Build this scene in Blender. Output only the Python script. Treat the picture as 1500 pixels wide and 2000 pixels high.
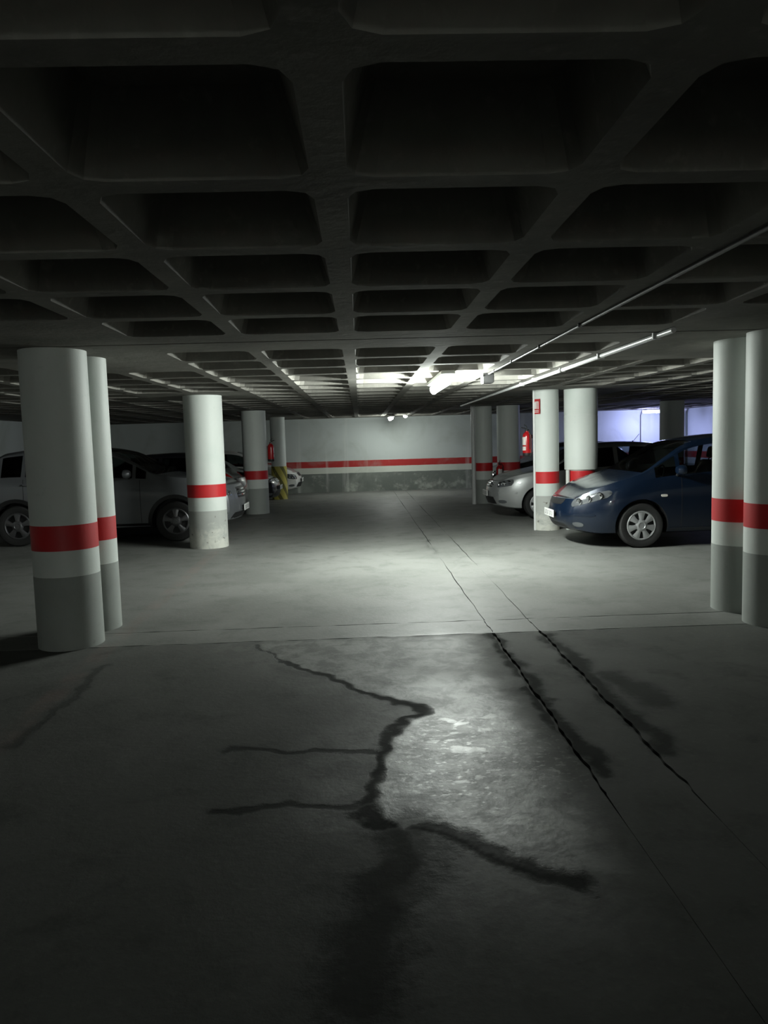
import bpy, bmesh, math, random
import numpy as np
from mathutils import Vector, Matrix
from mathutils.bvhtree import BVHTree

for o in list(bpy.data.objects):
    bpy.data.objects.remove(o, do_unlink=True)
SC = bpy.context.scene
COL = SC.collection
random.seed(7)
PI = math.pi

# ------------------------------------------------------------------ camera
H_CAM, F_PX, PITCH, ROLL, YAW = 1.584, 1478.4, 0.0925, 0.0288, 0.0295
fwd = Vector((math.sin(YAW)*math.cos(PITCH), math.cos(YAW)*math.cos(PITCH), -math.sin(PITCH)))
right0 = Vector((math.cos(YAW), -math.sin(YAW), 0))
up0 = right0.cross(fwd)
rx = right0*math.cos(ROLL) - up0*math.sin(ROLL)
ux = right0*math.sin(ROLL) + up0*math.cos(ROLL)
cam_d = bpy.data.cameras.new('camera')
cam = bpy.data.objects.new('camera', cam_d)
COL.objects.link(cam)
M = Matrix.Identity(4)
for i in range(3):
    M[i][0], M[i][1], M[i][2] = rx[i], ux[i], -fwd[i]
M[2][3] = H_CAM
cam.matrix_world = M
cam_d.sensor_fit = 'HORIZONTAL'
cam_d.sensor_width = 36.0
cam_d.lens = 36.0*F_PX/1500.0
cam_d.clip_start = 0.05
SC.camera = cam

# ------------------------------------------------------------------ world and exposure
W = bpy.data.worlds.new('world')
SC.world = W
W.use_nodes = True
W.node_tree.nodes['Background'].inputs[0].default_value = (0.0, 0.0, 0.0, 1)
W.node_tree.nodes['Background'].inputs[1].default_value = 0.0
SC.view_settings.view_transform = 'Standard'
SC.view_settings.look = 'None'
SC.view_settings.gamma = 1.0
SC.view_settings.use_curve_mapping = False
SC.view_settings.exposure = 0.0
LAMP_MAIN = 385.0
LAMP_FAR = 110.0
LAMP_BLUE = 330.0

# ------------------------------------------------------------------ node helpers
class NT:
    def __init__(s, name):
        s.mat = bpy.data.materials.new(name)
        s.mat.use_nodes = True
        s.t = s.mat.node_tree
        s.t.nodes.clear()
        s.out = s.t.nodes.new('ShaderNodeOutputMaterial')
    def n(s, typ, **kw):
        nd = s.t.nodes.new(typ)
        for k, v in kw.items():
            setattr(nd, k, v)
        return nd
    def link(s, a, b):
        s.t.links.new(a, b)
    def setin(s, sock, v):
        if hasattr(v, 'is_output'):
            s.link(v, sock)
        else:
            sock.default_value = v
    def math(s, op, a, b=0.0, c=None, clamp=False):
        nd = s.n('ShaderNodeMath', operation=op, use_clamp=clamp)
        s.setin(nd.inputs[0], a); s.setin(nd.inputs[1], b)
        if c is not None: s.setin(nd.inputs[2], c)
        return nd.outputs[0]
    def vmath(s, op, a, b=None, scale=None):
        nd = s.n('ShaderNodeVectorMath', operation=op)
        s.setin(nd.inputs[0], a)
        if b is not None: s.setin(nd.inputs[1], b)
        if scale is not None: s.setin(nd.inputs['Scale'], scale)
        return nd.outputs['Value'] if op in ('DOT_PRODUCT', 'LENGTH', 'DISTANCE') else nd.outputs['Vector']
    def smooth(s, v, a, b, lo=0.0, hi=1.0):
        nd = s.n('ShaderNodeMapRange', interpolation_type='SMOOTHSTEP')
        s.setin(nd.inputs['Value'], v)
        nd.inputs['From Min'].default_value = a; nd.inputs['From Max'].default_value = b
        nd.inputs['To Min'].default_value = lo; nd.inputs['To Max'].default_value = hi
        return nd.outputs['Result']
    def noise(s, vec, scale, detail=4, rough=0.55, dist=0.0):
        nd = s.n('ShaderNodeTexNoise')
        s.setin(nd.inputs['Vector'], vec)
        nd.inputs['Scale'].default_value = scale; nd.inputs['Detail'].default_value = detail
        nd.inputs['Roughness'].default_value = rough; nd.inputs['Distortion'].default_value = dist
        return nd.outputs['Fac']
    def mix(s, f, a, b):
        nd = s.n('ShaderNodeMix', data_type='RGBA')
        s.setin(nd.inputs[0], f)
        s.setin(nd.inputs[6], a); s.setin(nd.inputs[7], b)
        return nd.outputs[2]
    def pos(s):
        return s.n('ShaderNodeNewGeometry').outputs['Position']
    def xyz(s, v):
        nd = s.n('ShaderNodeSeparateXYZ'); s.link(v, nd.inputs[0]); return nd.outputs
    def principled(s, color, rough=0.5, metal=0.0, spec=0.5, bump=None, bump_s=0.2, bump_d=0.01, **kw):
        p = s.n('ShaderNodeBsdfPrincipled')
        s.setin(p.inputs['Base Color'], color); s.setin(p.inputs['Roughness'], rough)
        s.setin(p.inputs['Metallic'], metal); s.setin(p.inputs['Specular IOR Level'], spec)
        for k, v in kw.items():
            s.setin(p.inputs[k], v)
        if bump is not None:
            b = s.n('ShaderNodeBump'); b.inputs['Strength'].default_value = bump_s
            b.inputs['Distance'].default_value = bump_d
            s.link(bump, b.inputs['Height']); s.link(b.outputs[0], p.inputs['Normal'])
        s.link(p.outputs[0], s.out.inputs[0])
        return s.mat
def rgb(r, g, b): return (r, g, b, 1.0)

def simple(name, c, rough=0.5, metal=0.0, var=0.12, scale=9.0, spec=0.5, **kw):
    t = NT(name)
    f = t.noise(t.pos(), scale)
    c2 = tuple(max(0, x*(1-var*2.2)) for x in c)
    return t.principled(t.mix(f, rgb(*c), rgb(*c2)), rough, metal, spec, **kw)

def emit(name, c, strength):
    t = NT(name)
    e = t.n('ShaderNodeEmission'); e.inputs[0].default_value = rgb(*c); e.inputs[1].default_value = strength
    t.link(e.outputs[0], t.out.inputs[0])
    return t.mat

# ------------------------------------------------------------------ materials
def paint_mat(name, base, stain=(0.30, 0.31, 0.29), amount=0.25, rough=0.6):
    t = NT(name)
    p = t.pos()
    f1 = t.smooth(t.noise(p, 1.6, 6), 0.45, 0.8)
    f2 = t.smooth(t.noise(p, 14, 3), 0.62, 0.8)
    m = t.math('MULTIPLY', t.math('MAXIMUM', f1, f2), amount)
    col = t.mix(m, rgb(*base), rgb(*stain))
    return t.principled(col, rough, 0, 0.35, bump=t.noise(p, 60, 3), bump_s=0.12, bump_d=0.004)
MAT = {}
MAT['white_paint'] = paint_mat('white_paint', (0.61, 0.64, 0.61), (0.38, 0.47, 0.43), 0.3, 0.55)
MAT['red_paint'] = paint_mat('red_paint', (0.50, 0.018, 0.022), (0.30, 0.05, 0.05), 0.45, 0.5)
MAT['grey_paint'] = paint_mat('grey_paint', (0.30, 0.32, 0.30), (0.20, 0.205, 0.19), 0.5, 0.6)

def worn_base():
    t = NT('worn_grey_paint')
    p = t.pos(); z = t.xyz(p)[2]
    n = t.noise(p, 5.0, 8, 0.65, 0.6)
    w = t.math('ADD', t.smooth(z, 0.10, 0.55, 0.22, -0.10), n)
    m = t.math('MULTIPLY', t.smooth(w, 0.50, 0.78), 0.8)
    c = t.mix(t.noise(p, 2.5), rgb(0.42, 0.43, 0.41), rgb(0.30, 0.31, 0.29))
    c = t.mix(m, c, rgb(0.60, 0.60, 0.54))
    c = t.mix(t.smooth(t.noise(p, 11, 4), 0.62, 0.72), c, rgb(0.16, 0.15, 0.13))
    return t.principled(c, 0.75, 0, 0.3, bump=n, bump_s=0.3, bump_d=0.01)
MAT['worn_base'] = worn_base()

def wall_mat():
    t = NT('garage_wall_paint')
    p = t.pos(); z = t.xyz(p)[2]
    zz = t.math('ADD', z, t.math('MULTIPLY', t.math('SUBTRACT', t.noise(p, 5, 3), 0.5), 0.015))
    cr = t.n('ShaderNodeValToRGB'); cr.color_ramp.interpolation = 'CONSTANT'
    el = cr.color_ramp.elements
    el[0].position = 0.0; el[0].color = rgb(0.15, 0.165, 0.15)
    el[1].position = 0.24; el[1].color = rgb(0.62, 0.64, 0.58)
    e = el.new(0.32); e.color = rgb(0.42, 0.03, 0.03)
    e = el.new(0.40); e.color = rgb(0.56, 0.60, 0.59)
    t.link(t.math('DIVIDE', zz, 2.5), cr.inputs[0])
    big = t.smooth(t.noise(p, 0.7, 6, 0.6, 0.8), 0.45, 0.75)
    c = t.mix(t.math('MULTIPLY', big, 0.55), cr.outputs[0], rgb(0.36, 0.39, 0.35))
    # peeling of the lower dado: pale plaster shows through in patches
    low = t.math('MULTIPLY', t.smooth(z, 0.62, 0.5), t.smooth(t.noise(p, 1.7, 8, 0.75, 0.0), 0.50, 0.66))
    c = t.mix(t.math('MULTIPLY', low, 0.7), c, rgb(0.46, 0.48, 0.43))
    # whitish drip marks
    sx = t.n('ShaderNodeMapping'); sx.inputs['Scale'].default_value = (2.2, 2.2, 0.12)
    t.link(p, sx.inputs[0])
    d = t.smooth(t.noise(sx.outputs[0], 1.5, 4), 0.60, 0.74)
    c = t.mix(t.math('MULTIPLY', d, 0.35), c, rgb(0.78, 0.78, 0.74))
    return t.principled(c, 0.7, 0, 0.3, bump=t.noise(p, 25, 4), bump_s=0.15, bump_d=0.006)
MAT['wall'] = wall_mat()

def concrete_ceiling():
    t = NT('ceiling_concrete')
    p = t.pos()
    a = t.noise(p, 1.3, 7, 0.6); b = t.noise(p, 18, 4)
    c = t.mix(t.smooth(a, 0.3, 0.7), rgb(0.235, 0.228, 0.205), rgb(0.145, 0.14, 0.125))
    c = t.mix(t.math('MULTIPLY', t.smooth(b, 0.55, 0.75), 0.4), c, rgb(0.31, 0.30, 0.27))
    return t.principled(c, 0.85, 0, 0.2, bump=b, bump_s=0.3, bump_d=0.01)
MAT['ceiling'] = concrete_ceiling()

CRACKS = {   # floor cracks, in metres: points, half-width, darkness
 'main': ([(-.62, 5.46), (-.27, 5.05), (-.06, 4.72), (.15, 4.51), (.27, 4.43), (.31, 4.27), (.17, 4.12), (.08, 3.91), (.03, 3.69), (.04, 3.45), (0, 3.25), (-.04, 3.13)], .036, .85),
 'lower': ([(-.04, 3.13), (.03, 3.04), (.13, 2.95), (.28, 2.91), (.39, 2.83), (.49, 2.71), (.60, 2.62), (.72, 2.54)], .062, .9),
 'upper': ([(-.62, 5.46), (-.88, 5.95)], .02, .6),
 'branch': ([(-.75, 3.86), (-.32, 3.82), (0, 3.74)], .03, .6),
 'branch2': ([(-.70, 3.22), (-.28, 3.18), (-.03, 3.15)], .035, .65),
 'tail': ([(.14, 2.95), (.14, 2.74), (.07, 2.54), (-.02, 2.28), (-.07, 2.0)], .15, .55),
 'groove': ([(1.03, 5.95), (1.05, 5.2), (1.06, 4.45), (1.09, 3.8), (1.13, 3.4)], .055, .75),
 'groove2': ([(1.46, 5.92), (1.47, 5.15), (1.48, 4.45), (1.52, 3.6)], .07, .7),
 'stain': ([(1.62, 4.9), (1.72, 4.3)], .10, .5),
 'leftcrack': ([(-1.93, 5.52), (-1.91, 4.65), (-1.95, 4.0)], .035, .35),
 'far': ([(.98, 9.8), (1.03, 12.0)], .02, .5),
}
SPOTS = [(0.65, 4.19, .055), (0.60, 4.0, .035), (0.47, 3.98, .04), (0.35, 3.87, .035), (0.50, 3.74, .05), (0.58, 3.74, .04),
         (0.89, 3.43, .035), (0.51, 3.06, .03), (0.42, 4.14, .05), (0.50, 4.12, .04), (0.44, 3.86, .03), (0.40, 3.40, .04), (0.50, 3.42, .03), (0.62, 3.0, .05), (0.68, 2.95, .04)]  # worn chips, with lamp glints put into their pale colour

def vnoise(x, y, f, seed):
    rs = np.random.RandomState(seed)
    tab = rs.rand(64, 64)
    u, v = x*f, y*f
    i, j = np.floor(u).astype(int), np.floor(v).astype(int)
    a, b = u-i, v-j
    a = a*a*(3-2*a); b = b*b*(3-2*b)
    g = lambda p, q: tab[p % 64, q % 64]
    return (g(i, j)*(1-a)+g(i+1, j)*a)*(1-b)+(g(i, j+1)*(1-a)+g(i+1, j+1)*a)*b

def floor_masks(x, y):
    """crack, darkness, worn (with lamp highlight) and chip masks of the concrete at the points x, y (metres)"""
    x = np.asarray(x, float); y = np.asarray(y, float)
    wx = x+.09*(vnoise(x, y, 5, 1)-.5)+.05*(vnoise(x, y, 14, 2)-.5)
    wy = y+.09*(vnoise(x, y, 5, 3)-.5)+.05*(vnoise(x, y, 14, 4)-.5)
    def dist(a, b):
        ba = np.array(b)-np.array(a); L2 = ba@ba
        h = np.clip(((wx-a[0])*ba[0]+(wy-a[1])*ba[1])/L2, 0, 1)
        return np.hypot(wx-a[0]-ba[0]*h, wy-a[1]-ba[1]*h)
    crack = np.zeros_like(x); dark = np.full_like(x, .8)
    for pts, r, dk in CRACKS.values():
        m = np.min([dist(a, b) for a, b in zip(pts[:-1], pts[1:])], axis=0)
        v = np.clip(1-m/(2*r), 0, 1)
        dark = np.where(v > crack, dk, dark); crack = np.maximum(crack, v)
    chip_glint = np.zeros_like(x)
    for cx, cy, r in SPOTS:
        chip_glint = np.maximum(chip_glint, np.clip(1-np.hypot((wx-cx)/(r*1.3), (wy-cy)/(r*.75))*.5, 0, 1))
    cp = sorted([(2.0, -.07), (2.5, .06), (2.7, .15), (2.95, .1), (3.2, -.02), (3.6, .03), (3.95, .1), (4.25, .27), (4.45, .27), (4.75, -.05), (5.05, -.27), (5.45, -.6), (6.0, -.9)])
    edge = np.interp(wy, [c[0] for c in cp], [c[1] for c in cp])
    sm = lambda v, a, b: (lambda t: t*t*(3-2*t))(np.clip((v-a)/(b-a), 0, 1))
    worn = np.maximum(sm(wx-edge, 0, .06), .38*sm(wx-edge, -.75, 0))*(1-sm(wx, .72, 1.02))*(1-sm(y, 5.9, 6.2))*sm(y, 1.8, 3.0)  # wear, its soft fringe shaped to the spread of the lamp's highlight
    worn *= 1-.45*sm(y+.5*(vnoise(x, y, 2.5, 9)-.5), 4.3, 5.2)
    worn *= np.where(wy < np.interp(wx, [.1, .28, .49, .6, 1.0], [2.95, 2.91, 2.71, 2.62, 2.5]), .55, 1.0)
    return crack, dark, worn, chip_glint

def floor_mat():
    t = NT('worn_concrete_floor')
    p0 = t.pos()
    def att(n_):
        nd = t.n('ShaderNodeAttribute'); nd.attribute_name = n_; return nd.outputs['Fac']
    fine = t.noise(p0, 26, 5, 0.65); big = t.noise(p0, 0.55, 6, 0.6, 0.4); mid = t.noise(p0, 2.6, 7, 0.68, 0.3)
    ox = t.xyz(p0)
    cr = t.math('ADD', att('crack'), t.math('MULTIPLY', t.math('SUBTRACT', t.noise(p0, 16, 5, .7), 0.5), 0.75))
    crack = t.math('MULTIPLY', t.smooth(cr, 0.36, 0.86), att('dark'))
    halo = t.math('MULTIPLY', t.smooth(att('crack'), 0.0, 0.6), 0.35)
    chip_glint = t.smooth(t.math('ADD', att('chip_glint'), t.math('MULTIPLY', t.math('SUBTRACT', fine, 0.5), 0.5)), 0.52, 0.66)
    worn = att('worn')
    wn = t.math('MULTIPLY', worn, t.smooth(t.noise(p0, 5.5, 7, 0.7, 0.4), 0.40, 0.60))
    c = t.mix(t.smooth(big, 0.35, 0.7), rgb(0.180, 0.183, 0.172), rgb(0.130, 0.134, 0.124))
    c = t.mix(t.math('MULTIPLY', t.smooth(mid, 0.48, 0.72), 0.6), c, rgb(0.085, 0.09, 0.082))
    c = t.mix(t.math('MULTIPLY', t.smooth(fine, 0.5, 0.8), 0.3), c, rgb(0.29, 0.29, 0.27))
    # the slabs on this side of the cross joint are an older, dirtier pour
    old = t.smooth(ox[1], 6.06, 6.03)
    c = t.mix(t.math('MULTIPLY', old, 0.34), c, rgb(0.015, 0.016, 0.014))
    c = t.mix(t.math('MULTIPLY', wn, 0.6), c, rgb(0.34, 0.355, 0.325))  # pale wear that also carries the lamp highlight as colour
    st = t.n('ShaderNodeMapping'); st.inputs['Scale'].default_value = (1.0, 1.6, 1.0); t.link(p0, st.inputs[0])
    zone = t.smooth(t.vmath('LENGTH', t.vmath('SUBTRACT', t.vmath('MULTIPLY', p0, (1, .75, 0)), (.52, 2.72, 0))), 0.28, 0.62, 1.0, 0.0)
    fl = t.math('MULTIPLY', t.smooth(t.noise(st.outputs[0], 22, 4, 0.62), 0.55, 0.64), zone)
    pit = t.math('MULTIPLY', t.smooth(t.noise(st.outputs[0], 30, 5, 0.75), 0.54, 0.66), zone)
    chip_glint = t.math('MAXIMUM', t.math('MULTIPLY', chip_glint, 0.7), t.math('MULTIPLY', fl, 0.8))
    c = t.mix(t.math('MULTIPLY', chip_glint, 0.75), c, rgb(0.50, 0.51, 0.47))  # chips and specular flecks painted as pale colour
    c = t.mix(t.math('MULTIPLY', pit, 0.6), c, rgb(0.05, 0.053, 0.048))
    # faded red parking line through the left columns
    dx = t.math('ABSOLUTE', t.math('SUBTRACT', ox[0], t.math('SUBTRACT', -1.88, t.math('MULTIPLY', ox[1], 0.032))))
    rl = t.math('MULTIPLY', t.smooth(dx, 0.04, 0.11, 1.0, 0.0), t.smooth(t.noise(p0, 3.0, 4), 0.35, 0.65))
    c = t.mix(t.math('MULTIPLY', rl, 0.22), c, rgb(0.24, 0.16, 0.14))
    c = t.mix(halo, c, rgb(0.05, 0.053, 0.05))
    c = t.mix(crack, c, rgb(0.018, 0.020, 0.018))
    r = t.math('ADD', t.math('ADD', 0.46, t.math('MULTIPLY', old, 0.16)), t.math('MULTIPLY', mid, 0.22))
    r = t.math('SUBTRACT', r, t.math('MULTIPLY', worn, 0.24))
    r = t.math('SUBTRACT', r, t.math('MULTIPLY', chip_glint, 0.12))
    r = t.math('ADD', r, t.math('MULTIPLY', crack, 0.3))
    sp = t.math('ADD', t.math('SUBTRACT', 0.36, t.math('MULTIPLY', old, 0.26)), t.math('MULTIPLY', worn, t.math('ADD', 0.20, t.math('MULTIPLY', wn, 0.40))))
    h = t.math('SUBTRACT', t.math('ADD', t.math('MULTIPLY', fine, 0.45), t.math('MULTIPLY', mid, 0.6)), t.math('MULTIPLY', crack, 1.0))
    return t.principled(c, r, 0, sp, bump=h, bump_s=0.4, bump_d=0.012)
MAT['floor'] = floor_mat()
MAT['floor_gap'] = simple('joint_dirt', (0.05, 0.05, 0.045), 0.9)

MAT['black_plastic'] = simple('black_plastic', (0.015, 0.015, 0.016), 0.5)
MAT['rubber'] = simple('tyre_rubber', (0.018, 0.018, 0.018), 0.75, bump_s=0.2)
MAT['hubcap'] = simple('silver_hubcap', (0.55, 0.56, 0.57), 0.35, 0.6, 0.05)
MAT['dark_rim'] = simple('dark_alloy', (0.20, 0.20, 0.21), 0.35, 0.8, 0.05)
MAT['chrome'] = simple('chrome', (0.85, 0.86, 0.88), 0.08, 1.0, 0.02)
MAT['lamp_glass'] = simple('headlight_lens', (0.16, 0.17, 0.18), 0.08, 0.5, 0.02, spec=0.9)
MAT['amber'] = simple('side_lamp_lens', (0.75, 0.72, 0.66), 0.2)
MAT['red_lens'] = simple('tail_lamp_lens', (0.25, 0.01, 0.01), 0.15)
MAT['plate'] = simple('plate_white', (0.78, 0.78, 0.76), 0.4, 0, 0.02)
MAT['plate_ink'] = simple('plate_ink', (0.12, 0.12, 0.13), 0.5)
MAT['seat_fabric'] = simple('seat_fabric', (0.07, 0.07, 0.075), 0.9)
MAT['pvc'] = simple('white_pvc', (0.72, 0.73, 0.72), 0.35, 0, 0.08)
MAT['galv'] = simple('grey_conduit', (0.10, 0.10, 0.097), 0.45, 0.3)
MAT['box_grey'] = simple('grey_box_plastic', (0.05, 0.05, 0.05), 0.5)
MAT['housing'] = simple('lamp_housing', (0.62, 0.63, 0.61), 0.4)
MAT['ext_red'] = simple('extinguisher_red', (0.45, 0.012, 0.015), 0.25)
MAT['label_white'] = simple('label_white', (0.72, 0.70, 0.66), 0.5)
MAT['sign_red'] = simple('sign_red', (0.50, 0.04, 0.045), 0.4)
MAT['sign_white'] = simple('sign_white', (0.75, 0.68, 0.66), 0.4)

def car_paint(name, c, metal=0.45, rough=0.3):
    t = NT(name)
    f = t.noise(t.pos(), 900, 2)
    c2 = tuple(x*0.75 for x in c)
    d = t.math('MULTIPLY', t.smooth(t.noise(t.pos(), 3, 5), 0.4, 0.7), 0.10)
    back = t.n('ShaderNodeNewGeometry').outputs['Backfacing']      # inside of the shell: dark trim
    front = t.math('SUBTRACT', 1.0, back)
    return t.principled(t.mix(back, t.mix(f, rgb(*c), rgb(*c2)), rgb(.02, .02, .021)), t.math('ADD', rough, d), t.math('MULTIPLY', front, metal), 0.5,
                        **{'Coat Weight': t.math('MULTIPLY', front, 0.8), 'Coat Roughness': 0.07})
MAT['blue'] = car_paint('dark_blue_car_paint', (0.003, 0.0105, 0.028), 0.25)
MAT['silver'] = car_paint('silver_car_paint', (0.42, 0.43, 0.43))
MAT['grey_silver'] = car_paint('grey_silver_car_paint', (0.20, 0.21, 0.225))
MAT['black_car'] = car_paint('black_car_paint', (0.012, 0.012, 0.015))
MAT['charcoal_car'] = car_paint('charcoal_car_paint', (0.03, 0.032, 0.036))
MAT['white_car'] = car_paint('white_car_paint', (0.65, 0.65, 0.63), 0.0)

def glass_mat():
    t = NT('tinted_car_glass')
    tr = t.n('ShaderNodeBsdfTransparent'); tr.inputs[0].default_value = rgb(0.34, 0.38, 0.37)
    gl = t.n('ShaderNodeBsdfGlossy'); gl.inputs[0].default_value = rgb(0.9, 0.9, 0.9); gl.inputs['Roughness'].default_value = 0.03
    fr = t.n('ShaderNodeFresnel'); fr.inputs[0].default_value = 1.45
    mx = t.n('ShaderNodeMixShader')
    t.link(fr.outputs[0], mx.inputs[0]); t.link(tr.outputs[0], mx.inputs[1]); t.link(gl.outputs[0], mx.inputs[2])
    t.link(mx.outputs[0], t.out.inputs[0])
    return t.mat
MAT['glass'] = glass_mat()

def hazard_mat(cx, cy):
    t = NT('yellow_black_hazard_paint')
    p = t.pos(); o = t.xyz(p)
    ang = t.math('ARCTAN2', t.math('SUBTRACT', o[1], cy), t.math('SUBTRACT', o[0], cx))
    v = t.math('ADD', t.math('MULTIPLY', ang, 5.0/(2*PI)), t.math('MULTIPLY', o[2], 2.0))
    fr = t.math('FRACT', v)
    m = t.smooth(t.math('ABSOLUTE', t.math('SUBTRACT', fr, 0.5)), 0.28, 0.31)
    c = t.mix(m, rgb(0.50, 0.44, 0.10), rgb(0.13, 0.12, 0.03))
    c = t.mix(t.math('MULTIPLY', t.smooth(t.noise(p, 6, 5), 0.5, 0.7), 0.4), c, rgb(0.40, 0.38, 0.25))
    return t.principled(c, 0.6, 0, 0.3)

# ------------------------------------------------------------------ mesh helpers
def link_mesh(name, verts, faces, mat, parent=None, smooth=False, angle=None, kind=None):
    me = bpy.data.meshes.new(name)
    me.from_pydata([tuple(v) for v in verts], [], faces)
    me.update()
    bm = bmesh.new(); bm.from_mesh(me)
    bmesh.ops.recalc_face_normals(bm, faces=bm.faces)
    bm.to_mesh(me); bm.free()
    return link_me(name, me, mat, parent, smooth, angle, kind)
def link_me(name, me, mat, parent=None, smooth=False, angle=None, kind=None):
    if mat is not None and not me.materials:
        me.materials.append(MAT[mat] if isinstance(mat, str) else mat)
    if smooth:
        for p in me.polygons: p.use_smooth = True
        if angle: me.set_sharp_from_angle(angle=math.radians(angle))
    o = bpy.data.objects.new(name, me)
    COL.objects.link(o)
    if parent: o.parent = parent
    if kind: o['kind'] = kind
    return o
def empty(name, loc=(0, 0, 0), rz=0.0):
    o = bpy.data.objects.new(name, None)
    COL.objects.link(o); o.location = loc; o.rotation_euler = (0, 0, rz)
    o.empty_display_size = 0.1
    return o
def tag(o, label, cat, group=None):
    o['label'] = label; o['category'] = cat
    if group: o['group'] = group
    return o

class MB:
    def __init__(s): s.v = []; s.f = []
    def add(s, vs, fs):
        n = len(s.v); s.v += [Vector(v) for v in vs]; s.f += [tuple(i+n for i in f) for f in fs]; return s
    def box(s, x0, x1, y0, y1, z0, z1):
        return s.add([(x0, y0, z0), (x1, y0, z0), (x1, y1, z0), (x0, y1, z0), (x0, y0, z1), (x1, y0, z1), (x1, y1, z1), (x0, y1, z1)],
                     [(0, 3, 2, 1), (4, 5, 6, 7), (0, 1, 5, 4), (1, 2, 6, 5), (2, 3, 7, 6), (3, 0, 4, 7)])
    def bbox(s, x0, x1, y0, y1, z0, z1, b=0.01):          # box with chamfered vertical and horizontal edges
        bm = bmesh.new()
        bmesh.ops.create_cube(bm, size=1.0)
        for v in bm.verts:
            v.co = Vector(((x0+x1)/2+v.co.x*(x1-x0), (y0+y1)/2+v.co.y*(y1-y0), (z0+z1)/2+v.co.z*(z1-z0)))
        bmesh.ops.bevel(bm, geom=bm.edges[:], offset=b, segments=2, affect='EDGES', profile=0.5)
        bm.verts.index_update()
        s.add([v.co.copy() for v in bm.verts], [tuple(v.index for v in f.verts) for f in bm.faces])
        bm.free(); return s
    def lathe(s, prof, seg=24, axis='z', origin=(0, 0, 0), caps=True):
        rings = []
        vs = []
        for (r, h) in prof:
            ring = []
            for k in range(seg):
                a = 2*PI*k/seg
                c = (r*math.cos(a), r*math.sin(a), h)
                if axis == 'y': c = (c[0], h, c[1])
                if axis == 'x': c = (h, c[0], c[1])
                ring.append(len(vs)); vs.append((c[0]+origin[0], c[1]+origin[1], c[2]+origin[2]))
            rings.append(ring)
        fs = []
        for a, b in zip(rings[:-1], rings[1:]):
            for k in range(seg):
                fs.append((a[k], a[(k+1) % seg], b[(k+1) % seg], b[k]))
        if caps:
            fs.append(tuple(rings[0])); fs.append(tuple(rings[-1]))
        return s.add(vs, fs)
    def tube(s, pts, r, seg=10):
        pts = [Vector(p) for p in pts]
        vs = []; fs = []; rings = []
        prev = None
        for i, p in enumerate(pts):
            d = (pts[min(i+1, len(pts)-1)]-pts[max(i-1, 0)]).normalized()
            ref = Vector((0, 0, 1)) if abs(d.z) < 0.9 else Vector((1, 0, 0))
            if prev is None: u = d.cross(ref).normalized()
            else: u = (prev - d*prev.dot(d)).normalized()
            prev = u
            w = d.cross(u)
            ring = []
            for k in range(seg):
                a = 2*PI*k/seg
                ring.append(len(vs)); vs.append(p+u*(r*math.cos(a))+w*(r*math.sin(a)))
            rings.append(ring)
        for a, b in zip(rings[:-1], rings[1:]):
            for k in range(seg): fs.append((a[k], a[(k+1) % seg], b[(k+1) % seg], b[k]))
        fs.append(tuple(rings[0])); fs.append(tuple(rings[-1]))
        return s.add(vs, fs)
    def build(s, name, mat, parent=None, smooth=False, angle=40, kind=None):
        return link_mesh(name, s.v, s.f, mat, parent, smooth, angle, kind)

def copy_tree(o, parent=None):
    c = o.copy(); COL.objects.link(c)
    if parent: c.parent = parent
    for ch in [x for x in bpy.data.objects if x.parent == o]:
        copy_tree(ch, c)
    return c

# ------------------------------------------------------------------ room shell
X0, X1, Y0, Y1, ZC = -8.868, 10.732, -9.584, 24.6, 2.378
def structure(o):
    o['kind'] = 'structure'; return o
structure(MB().box(X0-.2, X0, Y0-.2, Y1+.2, -.1, 2.8).build('wall_left', 'wall'))
structure(MB().box(X1, X1+.2, Y0-.2, Y1+.2, -.1, 2.8).build('wall_right', 'wall'))
structure(MB().box(X0, X1, Y1, Y1+.2, -.1, 2.8).build('wall_back', 'wall'))
structure(MB().box(X0, X1, Y0-.2, Y0, -.1, 2.8).build('wall_front', 'wall'))

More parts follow.
